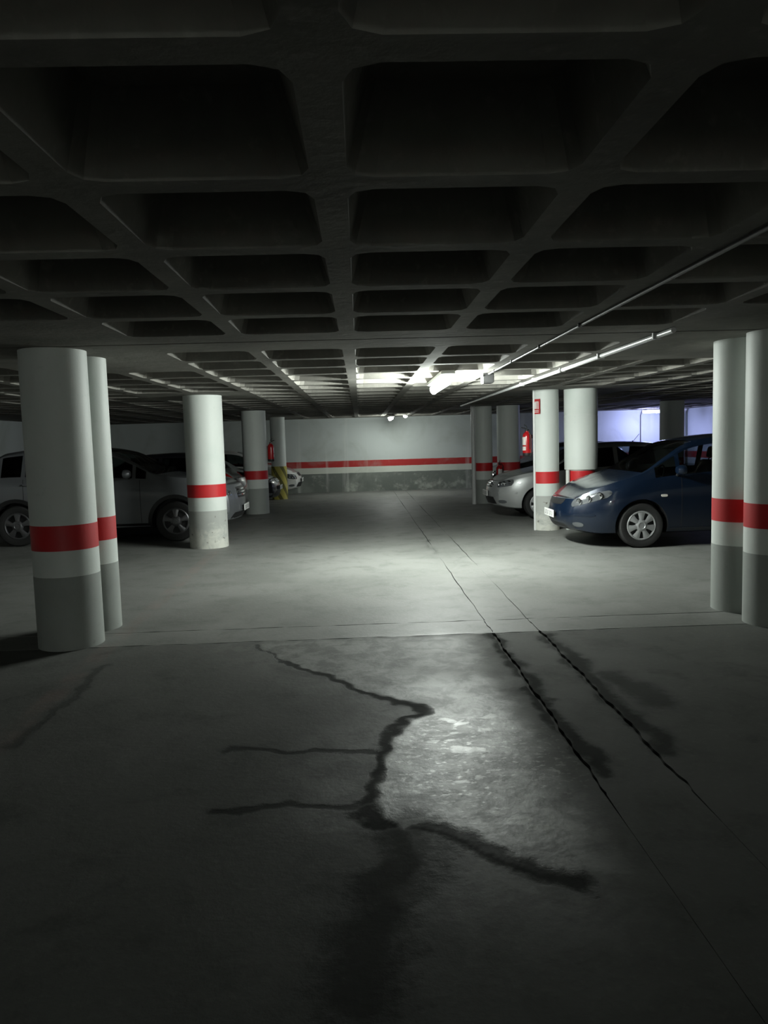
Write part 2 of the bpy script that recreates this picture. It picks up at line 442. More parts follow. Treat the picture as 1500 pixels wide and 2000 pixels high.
# floor: a bed with nine slabs, joints left open between them
floor = structure(MB().box(X0, X1, Y0, Y1, -.25, -.022).build('floor', 'floor_gap'))
def jit(seed, u):
    return 0.006*math.sin(u*7.3+seed)+0.004*math.sin(u*19.1+seed*2.3)+0.003*math.sin(u*43.0+seed*5.1)
def slab(name, xa, xb, ya, yb, ga, gb, gc, gd, seed):
    """edges jittered; g* = half gap on the x-low, x-high, y-low, y-high side"""
    def axis(a, b, f0, f1, fine, coarse):
        out = [a]
        while out[-1] < b-1e-6:
            st_ = fine if f0-1e-6 <= out[-1] < f1 else coarse
            nx_ = out[-1]+st_
            if out[-1] < f0 < nx_: nx_ = f0
            out.append(min(nx_, b))
        if out[-1]-out[-2] < .3*fine: out.pop(-2)
        return np.array(out)
    near = ya < 0
    gx = axis(xa+ga, xb-gb, -2.3, 2.1, .017 if near else .08, .6)
    gy = axis(ya+gc, yb-gd, 1.9, 6.05, .017 if near else .06, .06 if not near and yb < 7 else .3)
    X, Yg = np.meshgrid(gx, gy)
    fade = lambda v: max(0, min(1, (3.9-v)/1.0))*.0122 if near else 0       # the joint closes up toward the camera
    if ga: X[:, 0] += [jit(seed, v)*(.05 if v < 3.2 else 1)-fade(v) for v in gy]
    if gb: X[:, -1] += [jit(seed+2, v)*(.05 if v < 3.2 else 1)+fade(v) for v in gy]
    if gc: Yg[0, :] += [jit(seed+3, v) for v in gx]
    if gd: Yg[-1, :] += [jit(seed+1, v) for v in gx]
    ny, nx = X.shape
    co = np.stack([X.ravel(), Yg.ravel(), np.zeros(nx*ny)], 1)
    I = np.arange(nx*ny).reshape(ny, nx)
    quads = np.stack([I[:-1, :-1].ravel(), I[:-1, 1:].ravel(), I[1:, 1:].ravel(), I[1:, :-1].ravel()], 1)
    rim = list(I[0, :-1])+list(I[:-1, -1])+list(I[-1, :0:-1])+list(I[:0:-1, 0])
    n_ = len(rim); b0 = nx*ny
    low = co[rim].copy(); low[:, 2] = -.021
    co2 = np.concatenate([co, low])
    side = [(rim[i], b0+i, b0+(i+1) % n_, rim[(i+1) % n_]) for i in range(n_)]
    me = bpy.data.meshes.new(name)
    me.from_pydata(co2.tolist(), [], quads.tolist()+side); me.update()
    for nm, val in zip(('crack', 'dark', 'worn', 'chip_glint'), floor_masks(co2[:, 0], co2[:, 1])):
        at = me.attributes.new(nm, 'FLOAT', 'POINT'); at.data.foreach_set('value', val.astype(np.float32))
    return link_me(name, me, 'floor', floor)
XS = [X0, 1.04, 1.43, X1]; YS = [Y0, 6.05, 6.50, Y1]
k = 0
for j in range(3):
    for i in range(3):
        wide = 0.013 if j == 0 else 0.003
        slab('joint_strip' if (i == 1 or j == 1) else 'floor_slab', XS[i], XS[i+1], YS[j], YS[j+1],
             wide if i > 0 else 0, wide if i < 2 else 0, .005 if j > 0 else 0, .005 if j < 2 else 0, 1.7*k)
        k += 1

# ------------------------------------------------------------------ columns (positions used by the ceiling too)
COLS = [  # x, y, radius, style, label
 (-2.425, 6.21, .255, 'plain', 'thickest looking white round column nearest at left, half in shadow, dark red band'),
 (-2.42, 6.76, .225, 'plain', 'white round column tucked right behind the nearest left column'),
 (-2.44, 12.05, .300, 'worn', 'brightly lit white round column with red band in front of the silver SUV nose'),
 (-2.44, 17.75, .280, 'plain', 'dim grey-lit round column with red band beyond the silver SUV nose'),
 (-2.37, 22.20, .215, 'hazard', 'white round column with yellow and black striped foot before the back wall'),
 (3.385, 6.62, .245, 'plain', 'white round column with red band, rear of the near right pair'),
 (3.39, 6.08, .235, 'plain', 'white round column cut by the right edge of the picture, front of the pair'),
 (3.185, 12.90, .215, 'worn', 'white round column with red band and extinguisher sign beside the blue car nose'),
 (3.785, 12.90, .235, 'sleeve', 'wide white round column behind the blue car hood, sleeved above its red band'),
 (3.05, 18.62, .212, 'plain', 'dim round column with a white downpipe on its left side'),
 (3.665, 18.62, .280, 'plain', 'dim round column with dark red band above the silver hatchback hood'),
 (7.69, 18.50, .285, 'plain', 'dark round column before the blue-lit back wall, right of its lamp'),
]
def column(x, y, r, style, label):
    e = tag(empty('column', (x, y, 0)), label, 'column')
    sg = 48
    def segm(name, z0, z1, rr, mat):
        return MB().lathe([(rr, z0), (rr, z1)], sg).build(name, mat, e, True, 40)
    if style == 'hazard':
        MAT['hazard'] = hazard_mat(x, y)
        segm('striped_foot', 0, 0.96, r+.012, 'hazard')
        segm('shaft', 0.96, ZC, r, 'white_paint')
        return e
    segm('grey_base', 0, .59, r+.001, 'worn_base' if style == 'worn' else 'grey_paint')
    segm('white_band', .59, .80, r, 'white_paint')
    segm('red_band', .80, 1.0, r+.001, 'red_paint')
    if style == 'sleeve':
        segm('shaft', 1.0, 1.02, r, 'white_paint')
        MB().lathe([(r+.02, 1.015), (r+.043, 1.02), (r+.045, 1.93), (r+.041, 1.935), (r+.041, 1.945), (r+.045, 1.95), (r+.045, ZC)], sg).build('sleeve', 'white_paint', e, True, 40)
        MB().tube([(-.255, -.10, 0), (-.255, -.10, 1.015)], .035, 12).build('pipe_stub', 'white_paint', e, True)
    else:
        segm('shaft', 1.0, ZC, r, 'white_paint')
    return e
col_obj = [column(*c) for c in COLS]
# pale conduit up the left side of the sign column
MB().tube([(-.218, -.07, 0), (-.218, -.07, ZC)], .022, 10).build('conduit', 'pvc', col_obj[7], True)

# ------------------------------------------------------------------ ceiling: waffle slab
def capital(cx, cy):
    caps = [(c[0], c[1]) for c in COLS] + [(-8.0, 6.2), (-8.0, 12.0), (-8.0, 17.8), (8.9, 6.3), (8.9, 12.7), (8.9, 18.6)]
    return any(abs(cx-a) < 1.0 and abs(cy-b) < 1.15 for a, b in caps)
P, RW, DEP = 0.8, 0.108, 0.24
NC = 3
def rrect(h, r, n=NC):
    out = []
    for q, (sx, sy) in enumerate([(1, 1), (-1, 1), (-1, -1), (1, -1)]):
        for i in range(n):
            a = PI/2*(q + i/(n-1))
            out.append((sx*(h-r)+r*math.cos(a), sy*(h-r)+r*math.sin(a)))
    return out
OP = rrect(P/2-RW/2, 0.085)
TOP = rrect(P/2-RW/2-0.075, 0.06)
n = len(OP)
# coffer mesh, origin at opening centre
vs = [(x, y, 0) for x, y in OP]+[(x, y, DEP) for x, y in TOP]
fs = [(i, (i+1) % n, n+(i+1) % n, n+i) for i in range(n)]+[tuple(range(n, 2*n))]
coffer_me = bpy.data.meshes.new('coffer')
coffer_me.from_pydata(vs, [], fs); coffer_me.update()
coffer_me.materials.append(MAT['ceiling'])
cells = []
NX = 24
bandsY = [(1.6164, range(-14, 5)), (6.446, range(0, 22))]
mb = MB()
for y0, rg in bandsY:
    for j in rg:
        for i in range(NX):
            cx = X0+P*(i+.5); cy = y0+P*(j+.5)
            if capital(cx, cy):
                h = P/2
                mb.add([(cx-h, cy-h, ZC), (cx+h, cy-h, ZC), (cx+h, cy+h, ZC), (cx-h, cy+h, ZC)], [(0, 1, 2, 3)])
                continue
            cells.append((cx, cy))
            sq = []
            for q, (sx, sy) in enumerate([(1, 1), (-1, 1), (-1, -1), (1, -1)]):
                sq.append((cx+sx*P/2, cy+sy*P/2, ZC))
            pv = [(cx+x, cy+y, ZC) for x, y in OP]+sq
            ff = []
            for q in range(4):
                for i2 in range(NC-1):
                    ff.append((q*NC+i2, q*NC+i2+1, n+q))
                ff.append((q*NC+NC-1, (q*NC+NC) % n, n+(q+1) % 4, n+q))
            mb.add(pv, ff)
XR = X0+P*NX
ya = 1.6164+5*P
# solid bands each side of the open expansion joint and along the edges
for (xa, xb, yy0, yy1, zz) in [(X0, X1, ya, 5.935, ZC), (X0, X1, 5.97, 6.446, ZC), (X0, X1, 5.935, 5.97, ZC+.18),
                               (XR, X1, Y0, ya, ZC), (XR, X1, 6.446, 24.046, ZC), (X0, X1, 24.046, Y1, ZC)]:
    mb.add([(xa, yy0, zz), (xb, yy0, zz), (xb, yy1, zz), (xa, yy1, zz)], [(0, 1, 2, 3)])
for yy in (5.935, 5.97):
    mb.add([(X0, yy, ZC), (X1, yy, ZC), (X1, yy, ZC+.18), (X0, yy, ZC+.18)], [(0, 1, 2, 3)])
mb.box(X0, X1, Y0, Y1, ZC+DEP+.05, ZC+DEP+.15)
ceiling = structure(mb.build('ceiling', 'ceiling'))
def view_size(c):
    d = Vector((c[0], c[1], ZC-H_CAM))
    if c[1] < 0.9: return -1
    a = (d.x/d.y)
    if abs(a-math.tan(YAW)) > 0.62: return -1.0/d.length
    return 1.0/(d.length**2)
cells.sort(key=lambda c: -view_size(c))
for c in cells[:300]:
    o = bpy.data.objects.new('coffer', coffer_me); COL.objects.link(o)
    o.location = (c[0], c[1], ZC); o.parent = ceiling
rest = MB()
for c in cells[300:]:
    rest.add([(x+c[0], y+c[1], z+ZC) for x, y, z in vs], fs)
rest.build('far_coffers', 'ceiling', ceiling, kind='stuff')

# ------------------------------------------------------------------ lamps
def batten(name, loc, rz, L, color, strength, label, w=.11, gap=.06, straps=True, h=None):
    """weatherproof fluorescent batten hung just under the ceiling; long axis = local y, z=0 is the diffuser's lowest line"""
    e = tag(empty(name, loc, rz), label, 'lamp')
    h = h or w*.42
    MB().bbox(-w*.75, w*.75, -L/2-.02, L/2+.02, h+.03, h+.075, .012).build('housing', 'housing', e)  # overhang widened to shade the ceiling beside the lamp
    prof = []
    for k in range(13):
        a = PI*k/12
        prof.append((-w*.46*math.cos(a), h*1.0*(1-math.sin(a))))
    ys = [-L/2+.0, -L/2+.03, L/2-.03, L/2]
    vv = []; ff = []
    for q, y in enumerate(ys):
        sc = .86 if q in (0, 3) else 1.0
        for (px, pz) in prof: vv.append((px*sc, y, h+.03-(h+.03-pz)*sc))
    m = len(prof)
    for q in range(3):
        for k in range(m-1): ff.append((q*m+k, q*m+k+1, (q+1)*m+k+1, (q+1)*m+k))
    ff.append(tuple(range(m))); ff.append(tuple(range(3*m, 4*m)))
    link_mesh('diffuser', vv, ff, emit(name+'_glow', color, strength), e, True, 50)
    for s in (-1, 1):
        MB().bbox(-.02, .02, s*L*.32-.015, s*L*.32+.015, h+.07, h+.075+gap, .004).build('bracket', 'housing', e)
        if straps:
            MB().bbox(-w/2-.004, w/2+.004, s*L*.40-.01, s*L*.40+.01, h+.02, h+.05, .003).build('clip', 'black_plastic', e)
    return e
# nearest lamp, hangs from the rib on two brackets
zb = ZC-.165
batten('fluorescent_batten', (1.04, 9.65, zb), 0, 1.75, (0.93, 1.0, 0.94), LAMP_MAIN,
       'lit fluorescent batten lamp under the ceiling over the middle of the aisle', .11, .0, True, .09)
batten('fluorescent_batten', (1.04, -8.0, zb), 0, 1.75, (0.93, 1.0, 0.94), LAMP_MAIN,  # added fill lamp out of view, lifts the near columns and coffers
       'added unseen fluorescent batten behind the viewer, fill light for the near columns', .11, .0, True, .09)
zb2 = 2.225
batten('fluorescent_batten', (.96, 22.9, zb2), 0, 1.3, (0.93, 1.0, 0.93), LAMP_FAR,
       'small far fluorescent lamp seen end-on in front of the back wall', .11, ZC-zb2-.11*.42-.075)
batten('fluorescent_batten', (9.15, 23.45, 2.24), PI/2, .62, (0.46, 0.50, 1.0), LAMP_BLUE,
       'bluish white lamp hanging in front of the back wall at the far right', .11, ZC-2.24-.11*.42-.075)
# glint beside the far lamp, built as an added glowing dome
e = tag(empty('glint_dome', (1.42, 23.2, 2.378)), 'tiny glowing dome added for a glint on the ceiling right of the far batten', 'lamp')
MB().lathe([(.07, -.03), (.075, 0)], 20).build('base_ring', 'housing', e, True)
MB().lathe([(.015, -.085), (.045, -.075), (.062, -.05), (.066, -.03)], 20).build('dome', emit('glint_glow', (1, 1, .95), 12.0), e, True)

# ------------------------------------------------------------------ conduits, junction box, downpipes
def conduit_run(label, pts, r, mat, clamps, name='conduit_pipe'):
    e = tag(empty(name, pts[0]), label, 'pipe')
    o = Vector(pts[0])
    MB().tube([Vector(p)-o for p in pts], r, 12).build('pipe', mat, e, True)
    for c in clamps:
        c = Vector(c)-o
        MB().bbox(c.x-r*1.7, c.x+r*1.7, c.y-.012, c.y+.012, c.z-r*1.15, c.z+r+.004, .002).build('clamp', mat, e)
    return e
r = .021
conduit_run('long pale plastic conduit running under the ceiling on the right', [(2.37, 5.68, ZC-r-.005), (2.37, 11.0, ZC-r-.005), (2.345, 17.4, ZC-r-.005)], r, 'pvc',
            [(2.37, y, ZC-r-.005) for y in (6.0, 7.4, 8.8, 10.2, 11.0)])
r = .011
conduit_run('thin grey conduit along the ceiling rib leading to the junction box', [(1.60, 2.4, ZC-r-.004), (1.585, 5.0, ZC-r-.004), (1.585, 9.22, ZC-r-.004)], r, 'galv',
            [(1.585, y, ZC-r-.004) for y in (5.4, 6.6, 7.8, 8.8)])
e = tag(empty('junction_box', (1.585, 9.32, ZC)), 'dark grey junction box on the ceiling right of the lit lamp', 'box')
MB().bbox(-.07, .07, -.09, .09, -.115, 0, .012).build('box', 'box_grey', e)
MB().bbox(-.06, .06, -.08, .08, -.123, -.114, .004).build('lid', 'box_grey', e)
conduit_run('short cross conduit linking the junction box to the lit lamp', [(1.512, 9.22, ZC-.035), (1.3, 9.17, ZC-.03), (1.2, 9.15, ZC-.035), (1.128, 9.14, ZC-.035)], .012, 'pvc',
            [(1.25, 9.165, ZC-.03)])
conduit_run('thin grey conduit running down the blue-lit back wall', [(9.18, 24.575, 0), (9.18, 24.575, 2.2), (9.24, 24.575, ZC)], .016, 'galv', [(9.18, 24.575, 1.2)])
# white downpipe beside the far right column
conduit_run('white downpipe standing at the left of the far right column pair', [(2.765, 18.42, 0), (2.765, 18.42, ZC)], .05, 'pvc', [], 'downpipe')
e = conduit_run('pale downpipe in the right corner of the back wall', [(10.56, 24.5, 0), (10.56, 24.5, 2.2), (10.57, 24.5, 2.28), (10.64, 24.5, ZC)], .055, 'pvc', [], 'downpipe')

# ------------------------------------------------------------------ extinguishers and sign
def extinguisher(loc, rz, label):
    e = tag(empty('fire_extinguisher', loc, rz), label, 'extinguisher', None)
    b = MB().lathe([(.062, .02), (.072, .035), (.075, .06), (.075, .33), (.070, .365), (.050, .395), (.026, .41), (.026, .425)], 24).build('cylinder', 'ext_red', e, True)
    MB().lathe([(.066, 0), (.070, .004), (.076, .03), (.0765, .055)], 24).build('foot', 'black_plastic', e, True)
    def lab(z0, z1, nm):
        vv = []; ff = []
        for k in range(9):
            a = -PI/2-0.75+1.5*k/8
            for z in (z0, z1):
                vv.append((.0765*math.cos(a), .0765*math.sin(a), z))
        for k in range(8): ff.append((2*k, 2*k+2, 2*k+3, 2*k+1))
        link_mesh(nm, vv, ff, 'label_white', b, True)
    lab(.19, .325, 'label'); lab(.10, .165, 'label')
    MB().lathe([(.018, .42), (.018, .455)], 12).build('valve', 'black_plastic', e, True)
    MB().tube([(0, 0, .45), (-.02, -.03, .475), (-.045, -.085, .49)], .008, 8).tube([(0, 0, .455), (.01, -.01, .50), (.0, -.05, .535)], .008, 8).build('handle', 'black_plastic', e, True)
    MB().tube([(.015, 0, .44), (.06, 0, .45), (.092, 0, .41), (.096, 0, .30), (.090, 0, .12)], .009, 8).build('hose', 'black_plastic', e, True)
    MB().bbox(-.02, .02, .07, .105, .30, .36, .004).build('bracket', 'black_plastic', e)
    return e
extinguisher((2.845, 12.84, 1.27), -1.25, 'red fire extinguisher with white label hung on the sign column beside the blue car')
extinguisher((-2.08, 17.82, 1.20), 1.9, 'dark red fire extinguisher hung on the right side of the dim left column')
extinguisher((3.36, 18.25, 0.52), 0.2, 'small dark extinguisher hanging low between the two far right columns')
# sign on the column: red plate with white pictogram and lines
ang = math.radians(-148)
sx, sy = 3.185+.222*math.cos(ang), 12.90+.222*math.sin(ang)
e = tag(empty('extinguisher_sign', (sx, sy, 1.975), ang-PI/2+PI), 'red and white extinguisher sign high on the right column', 'sign')
# local: -y faces away from the column
MB().bbox(-.085, .085, -.006, .004, 0, .25, .002).build('plate', 'sign_red', e)
MB().bbox(-.045, .02, -.010, -.006, .085, .195, .004).bbox(-.02, .0, -.010, -.006, .19, .21, .002).bbox(.035, .06, -.010, -.006, .08, .21, .002).bbox(.0, .045, -.010, -.006, .195, .21, .002).build('pictogram', 'sign_white', e)
for z in (.025, .05):
    MB().bbox(-.06, .06, -.009, -.006, z, z+.013, .001).build('text_line', 'sign_white', e)

# ------------------------------------------------------------------ cars
def curve(pts):
    xs = np.array([p[0] for p in pts], float); ys = np.array([p[1] for p in pts], float)
    d = np.diff(ys)/np.diff(xs)
    m = np.zeros(len(xs)); m[0] = d[0]; m[-1] = d[-1]
    for i in range(1, len(xs)-1):
        m[i] = 0 if d[i-1]*d[i] <= 0 else 2*d[i-1]*d[i]/(d[i-1]+d[i])
    def f(x):
        i = int(np.clip(np.searchsorted(xs, x)-1, 0, len(xs)-2))
        h = xs[i+1]-xs[i]; t = min(max((x-xs[i])/h, 0), 1)
        return (2*t**3-3*t*t+1)*ys[i]+(t**3-2*t*t+t)*h*m[i]+(-2*t**3+3*t*t)*ys[i+1]+(t**3-t*t)*h*m[i+1]
    return f

TIRE, HUB = {}, {}
def tire_mesh(R, w):
    m = MB()
    ri = R*.66
    m.lathe([(ri, -w*.42), (R*.80, -w*.5), (R*.93, -w*.48), (R*.985, -w*.38), (R, -w*.25), (R, w*.25), (R*.985, w*.38), (R*.93, w*.48), (R*.80, w*.5), (ri, w*.42), (ri*.97, w*.2), (ri*.97, -w*.2), (ri, -w*.42)], 40, 'y', caps=False)
    return m
def hub_mesh(R, spokes, frac):
    """wheel cover facing -y: rim ring, hub dome and broad spokes with open gaps"""
    r1 = R*.665
    m = MB()
    m.lathe([(r1, 0.012), (r1*.99, -.012), (r1*.93, -.020), (r1*.86, -.012), (r1*.86, .012)], 40, 'y', caps=False)
    m.lathe([(r1*.40, .01), (r1*.40, -.020), (r1*.30, -.034), (r1*.22, -.036), (r1*.20, -.030), (.001, -.032)], 28, 'y', caps=False)
    for k in range(spokes):
        a = 2*PI*k/spokes+PI/2
        hw0 = PI/spokes*min(.98, frac+.25); hw1 = PI/spokes*frac
        vv = []
        for (rr, hw, y) in ((r1*.30, hw0, -.028), (r1*.62, hw1, -.026), (r1*.90, hw1*1.05, -.018)):
            for q in (-1, -.4, .4, 1):
                yy = y + (.006 if abs(q) == 1 else 0)
                vv.append((rr*math.cos(a+q*hw), yy, rr*math.sin(a+q*hw)))
        base = len(vv)
        vv += [(x, .012, z) for x, y, z in vv]
        ff = []
        for row in range(2):
            for q in range(3):
                i = row*4+q
                ff.append((i, i+1, i+5, i+4)); ff.append((base+i, base+i+4, base+i+5, base+i+1))
        for row in range(2):
            for q in (0, 3):
                i = row*4+q
                ff.append((i, i+4, base+i+4, base+i))
        m.add(vv, ff)
    return m

def make_car(name, label, spec, loc, rz):
    root = tag(empty(name, loc, rz), label, 'car')
    L, Wd = spec['L'], spec['W']
    zt_f, zb_f = curve(spec['top']), curve(spec['belt'])
    z0 = spec.get('z0', .20)
    xc, xrf, xrr, xre = spec['cowl'], spec['roof0'], spec['roof1'], spec['rear_end']
    sw = spec['sidewin']                       # list of (x0, x1) side windows
    R, wf, wr = spec['R'], spec['wf'], spec['wr']
    brk = sorted(set([0, .02, .06, .12, .2, .3, xc, xrf, xrr, xre, L-.3, L-.2, L-.12, L-.06, L-.02, L]+[a for w in sw for a in w]))
    brk = [b for i, b in enumerate(brk) if i == 0 or b-brk[i-1] > 1e-4]
    st = []
    for a, b in zip(brk[:-1], brk[1:]):
        nn = max(1, int(round((b-a)/.085)))
        st += [a+(b-a)*i/nn for i in range(nn)]
    st.append(L)
    def halfw(x):
        w = Wd/2
        f = spec.get('nose_round', .24)
        if x < .75: w *= 1-f*(1-x/.75)**2.4
        if x > L-.7: w *= 1-.18*((x-L+.7)/.7)**2.4
        return w
    xf = curve(spec.get('front', [(0.15, .12), (.30, .03), (.45, 0), (.60, .02), (.75, .09), (1.2, .25)]))
    xr = curve(spec.get('rear', [(0.15, .10), (.35, .02), (.55, 0), (.8, .02), (1.0, .06), (1.6, .12)]))
    def shape_x(x, z):
        if x < .5: x = x + xf(z)*(1-x/.5)**2
        if x > L-.5: x = x - xr(z)*(1-(L-x)/.5)**2
        return x
    def ring(x):
        w = halfw(x); zb = zb_f(x); zt = max(zt_f(x), zb+.012); g = zt-zb; q = min(1, g/.4)
        lo = z0+.05*max(0, 1-x/.4)**2+.06*max(0, 1-(L-x)/.5)**2
        hb = zb-lo
        yr = .965*w-.36*g if g < .5 else .965*w-.18-.12*(g-.5)
        yr = min(yr, .965*w-.01)
        p = [(0, lo), (.8*w, lo), (.945*w, lo+.03), (.975*w, lo+.10), (.995*w, lo+.34*hb), (1.0*w, lo+.62*hb), (.993*w, lo+.84*hb), (.965*w, zb)]
        e10 = (yr, zb+.86*g)
        b7 = p[7]
        def lp(t): return (b7[0]+(e10[0]-b7[0])*t, b7[1]+(e10[1]-b7[1])*t)
        p += [lp(.07), lp(.50), lp(.92), e10, (yr-.03-.035*q, zb+.955*g), (.55*yr, zb+.99*g), (0, zt)]
        return p
    NP = 15
    verts = []; idx = []
    for x in st:
        pts = ring(x)
        rowR = []; rowL = []
        for k, (y, z) in enumerate(pts):
            xx = shape_x(x, z)
            # bulge of the front and rear end in plan
            rowR.append(len(verts)); verts.append((xx, -y, z))
            if k in (0, NP-1): rowL.append(rowR[-1])
            else:
                rowL.append(len(verts)); verts.append((xx, y, z))
        idx.append((rowR, rowL))
    faces = []; mids = []
    wins = []
    def mat_for(xm, k, side):
        if k in (8, 9):
            for i, (a, b) in enumerate(sw):
                if a-1e-6 < xm < b+1e-6: return ('side', i, side)
        if k in (12, 13):
            if xc-1e-6 < xm < xrf+1e-6: return ('front', 0, 0)
            if xrr-1e-6 < xm < xre+1e-6: return ('rear', 0, 0)
        return None
    keys = []
    for i in range(len(st)-1):
        xm = (st[i]+st[i+1])/2
        for side in (0, 1):
            A, B = idx[i][side], idx[i+1][side]
            for k in range(NP-1):
                f = [A[k], A[k+1], B[k+1], B[k]]
                f = [v for q, v in enumerate(f) if v not in f[:q]]
                if len(f) < 3: continue
                m = mat_for(xm, k, side)
                if m is not None and m not in keys: keys.append(m)
                faces.append(tuple(f)); mids.append(0 if m is None else keys.index(m)+2)
    # end caps with a rounded plan
    for end, sgn in ((0, -1), (-1, 1)):
        Rr, Ll = idx[end]
        NS = 8
        rows = []
        for k in range(NP):
            if Rr[k] == Ll[k]: rows.append([Rr[k]]*(NS+1)); continue
            a, b = Vector(verts[Rr[k]]), Vector(verts[Ll[k]])
            row = [Rr[k]]
            for s in range(1, NS):
                u = s/NS; c = a.lerp(b, u); c.x += sgn*spec.get('bulge', .13)*(1-(2*u-1)**2)*(abs(a.y)/(Wd*.38))**2
                row.append(len(verts)); verts.append(tuple(c))
            row.append(Ll[k]); rows.append(row)
        for k in range(NP-1):
            for s in range(NS):
                f = [rows[k][s], rows[k][s+1], rows[k+1][s+1], rows[k+1][s]]
                f = [v for q, v in enumerate(f) if v not in f[:q]]
                if len(f) < 3: continue
                faces.append(tuple(f)); mids.append(0)
    me = bpy.data.meshes.new('body')
    me.from_pydata(verts, [], faces)
    for p_, m_ in zip(me.polygons, mids): p_.material_index = m_
    bm = bmesh.new(); bm.from_mesh(me)
    bmesh.ops.remove_doubles(bm, verts=bm.verts, dist=1e-5)
    bmesh.ops.recalc_face_normals(bm, faces=bm.faces)
    bm.to_mesh(me); bm.free()
    paint = MAT[spec['paint']]
    me.materials.append(paint); me.materials.append(MAT['black_plastic'])
    for _ in keys: me.materials.append(MAT['glass'])
    tmp = bpy.data.objects.new('body_tmp', me); COL.objects.link(tmp)
    # wheel arches
    cut = MB()
    for wx in (wf, wr):
        for s in (-1, 1):
            yc = s*(Wd/2-.03)
            cut.lathe([(R+.055, yc-.24), (R+.055, yc+.24)], 36, 'y', (wx, 0, R))
    cutter = cut.build('cutter_tmp', 'black_plastic')
    md = tmp.modifiers.new('b', 'BOOLEAN'); md.operation = 'DIFFERENCE'; md.object = cutter; md.solver = 'EXACT'
    md.material_mode = 'TRANSFER'
    dg = bpy.context.evaluated_depsgraph_get(); dg.update()
    res = bpy.data.meshes.new_from_object(tmp.evaluated_get(dg))
    bpy.data.objects.remove(tmp); bpy.data.objects.remove(cutter)
    vco = [v.co.copy() for v in res.vertices]
    slots = list(res.materials)
    polys = [(tuple(p.vertices), p.material_index) for p in res.polygons]
    bvh = BVHTree.FromPolygons(vco, [p[0] for p in polys])
    # the number of slots is kept by the boolean; the transferred cutter material may be appended or merged
    def sub(pred, nm, mats, parent):
        fs_ = [p for p in polys if pred(p[1])]
        if not fs_: return None
        used = sorted({v for f, _ in fs_ for v in f}); mp = {v: i for i, v in enumerate(used)}
        m2 = bpy.data.meshes.new(nm)
        m2.from_pydata([vco[v] for v in used], [], [tuple(mp[v] for v in f) for f, _ in fs_])
        for mt in mats: m2.materials.append(mt)
        if len(mats) > 1:
            for p2, (f, mi) in zip(m2.polygons, fs_): p2.material_index = 0 if mi == 0 else 1
        for p2 in m2.polygons: p2.use_smooth = True
        m2.set_sharp_from_angle(angle=math.radians(32))
        o = bpy.data.objects.new(nm, m2); COL.objects.link(o); o.parent = parent
        return o
    nk = len(keys)
    body = sub(lambda m: m < 2 or m >= nk+2, 'body', [paint, MAT['black_plastic']], root)
    for i, key in enumerate(keys):
        sub(lambda m: m == i+2, {'side': 'side_window', 'front': 'windshield', 'rear': 'rear_window'}[key[0]], [MAT['glass']], root)

    # panels that follow the body surface
    def patch(nm, P4, dirv, off, mat, parent, nu=10, nv=6, power=None, thick=.02):
        dirv = Vector(dirv).normalized()
        P4 = [Vector(p) for p in P4]
        grid = []
        vv = []; ok = True
        for j in range(nv+1):
            for i in range(nu+1):
                u = 2*i/nu-1; v = 2*j/nv-1
                if power:
                    # squircle mapping rounds the corners
                    uu = u*math.sqrt(max(0, 1-power*v*v/2)); v2 = v*math.sqrt(max(0, 1-power*u*u/2)); u_, v_ = uu, v2
                else: u_, v_ = u, v
                a = P4[0].lerp(P4[1], (u_+1)/2); b = P4[3].lerp(P4[2], (u_+1)/2)
                p = a.lerp(b, (v_+1)/2)
                hit = bvh.ray_cast(p-dirv*1.5, dirv)
                q = hit[0] if hit[0] is not None else None
                vv.append(q)
        good = [q for q in vv if q is not None]
        if not good: return None
        for i, q in enumerate(vv):
            if q is None:
                vv[i] = min(good, key=lambda g: (g-P4[0]).length).copy()
        nvv = len(vv)
        allv = [q-dirv*off for q in vv]+[q+dirv*thick for q in vv]
        ff = []
        W1 = nu+1
        for j in range(nv):
            for i in range(nu):
                a = j*W1+i
                ff.append((a, a+1, a+W1+1, a+W1)); ff.append((nvv+a, nvv+a+W1, nvv+a+W1+1, nvv+a+1))
        for i in range(nu):
            ff.append((i, nvv+i, nvv+i+1, i+1)); a = nv*W1+i; ff.append((a, a+1, nvv+a+1, nvv+a))
        for j in range(nv):
            a = j*W1; ff.append((a, a+W1, nvv+a+W1, nvv+a)); a = j*W1+nu; ff.append((a, nvv+a, nvv+a+W1, a+W1))
        return link_mesh(nm, allv, ff, mat, parent, True, 45)
    def hit(p, d):
        h = bvh.ray_cast(Vector(p)-Vector(d).normalized()*2, Vector(d).normalized())
        return h[0] if h[0] is not None else Vector(p)
    hl = spec['head']     # inner y, outer y, z low inner, z high inner, z low outer, z high outer
    for s in (-1, 1):
        d = (1, -s*.55, 0)
        yi, yo, a0, a1, b0, b1 = hl
        def pp(y, z): return (0.2-(.0 if y < .5 else .0), s*y, z)
        # points on a plane across the corner, seen along d
        lens = patch('headlight', [pp(yi, a0), pp(yo, b0), pp(yo, b1), pp(yi, a1)], d, .006, 'lamp_glass', root, 12, 8, .55)
        if lens:
            for f, zz in ((.25, .42), (.50, .45), (.76, .52)):
                y = yi+(yo-yi)*f; z = (a0+(b0-a0)*f)*(1-zz)+(a1+(b1-a1)*f)*zz
                h = hit((0.2, s*y, z), d)
                m = MB(); rr = spec.get('bulb', .045)
                m.lathe([(rr, .004), (rr*.98, -.010), (rr*.75, -.014), (rr*.6, -.006), (.001, -.003)], 18, 'y', caps=False)
                q = Vector(d).normalized()
                ob = m.build('reflector', 'chrome', lens, True)
                rot = Vector((0, -1, 0)).rotation_difference(-q).to_matrix().to_4x4()
                ob.matrix_local = Matrix.Translation(h-q*.004) @ rot
    g = spec['grille']
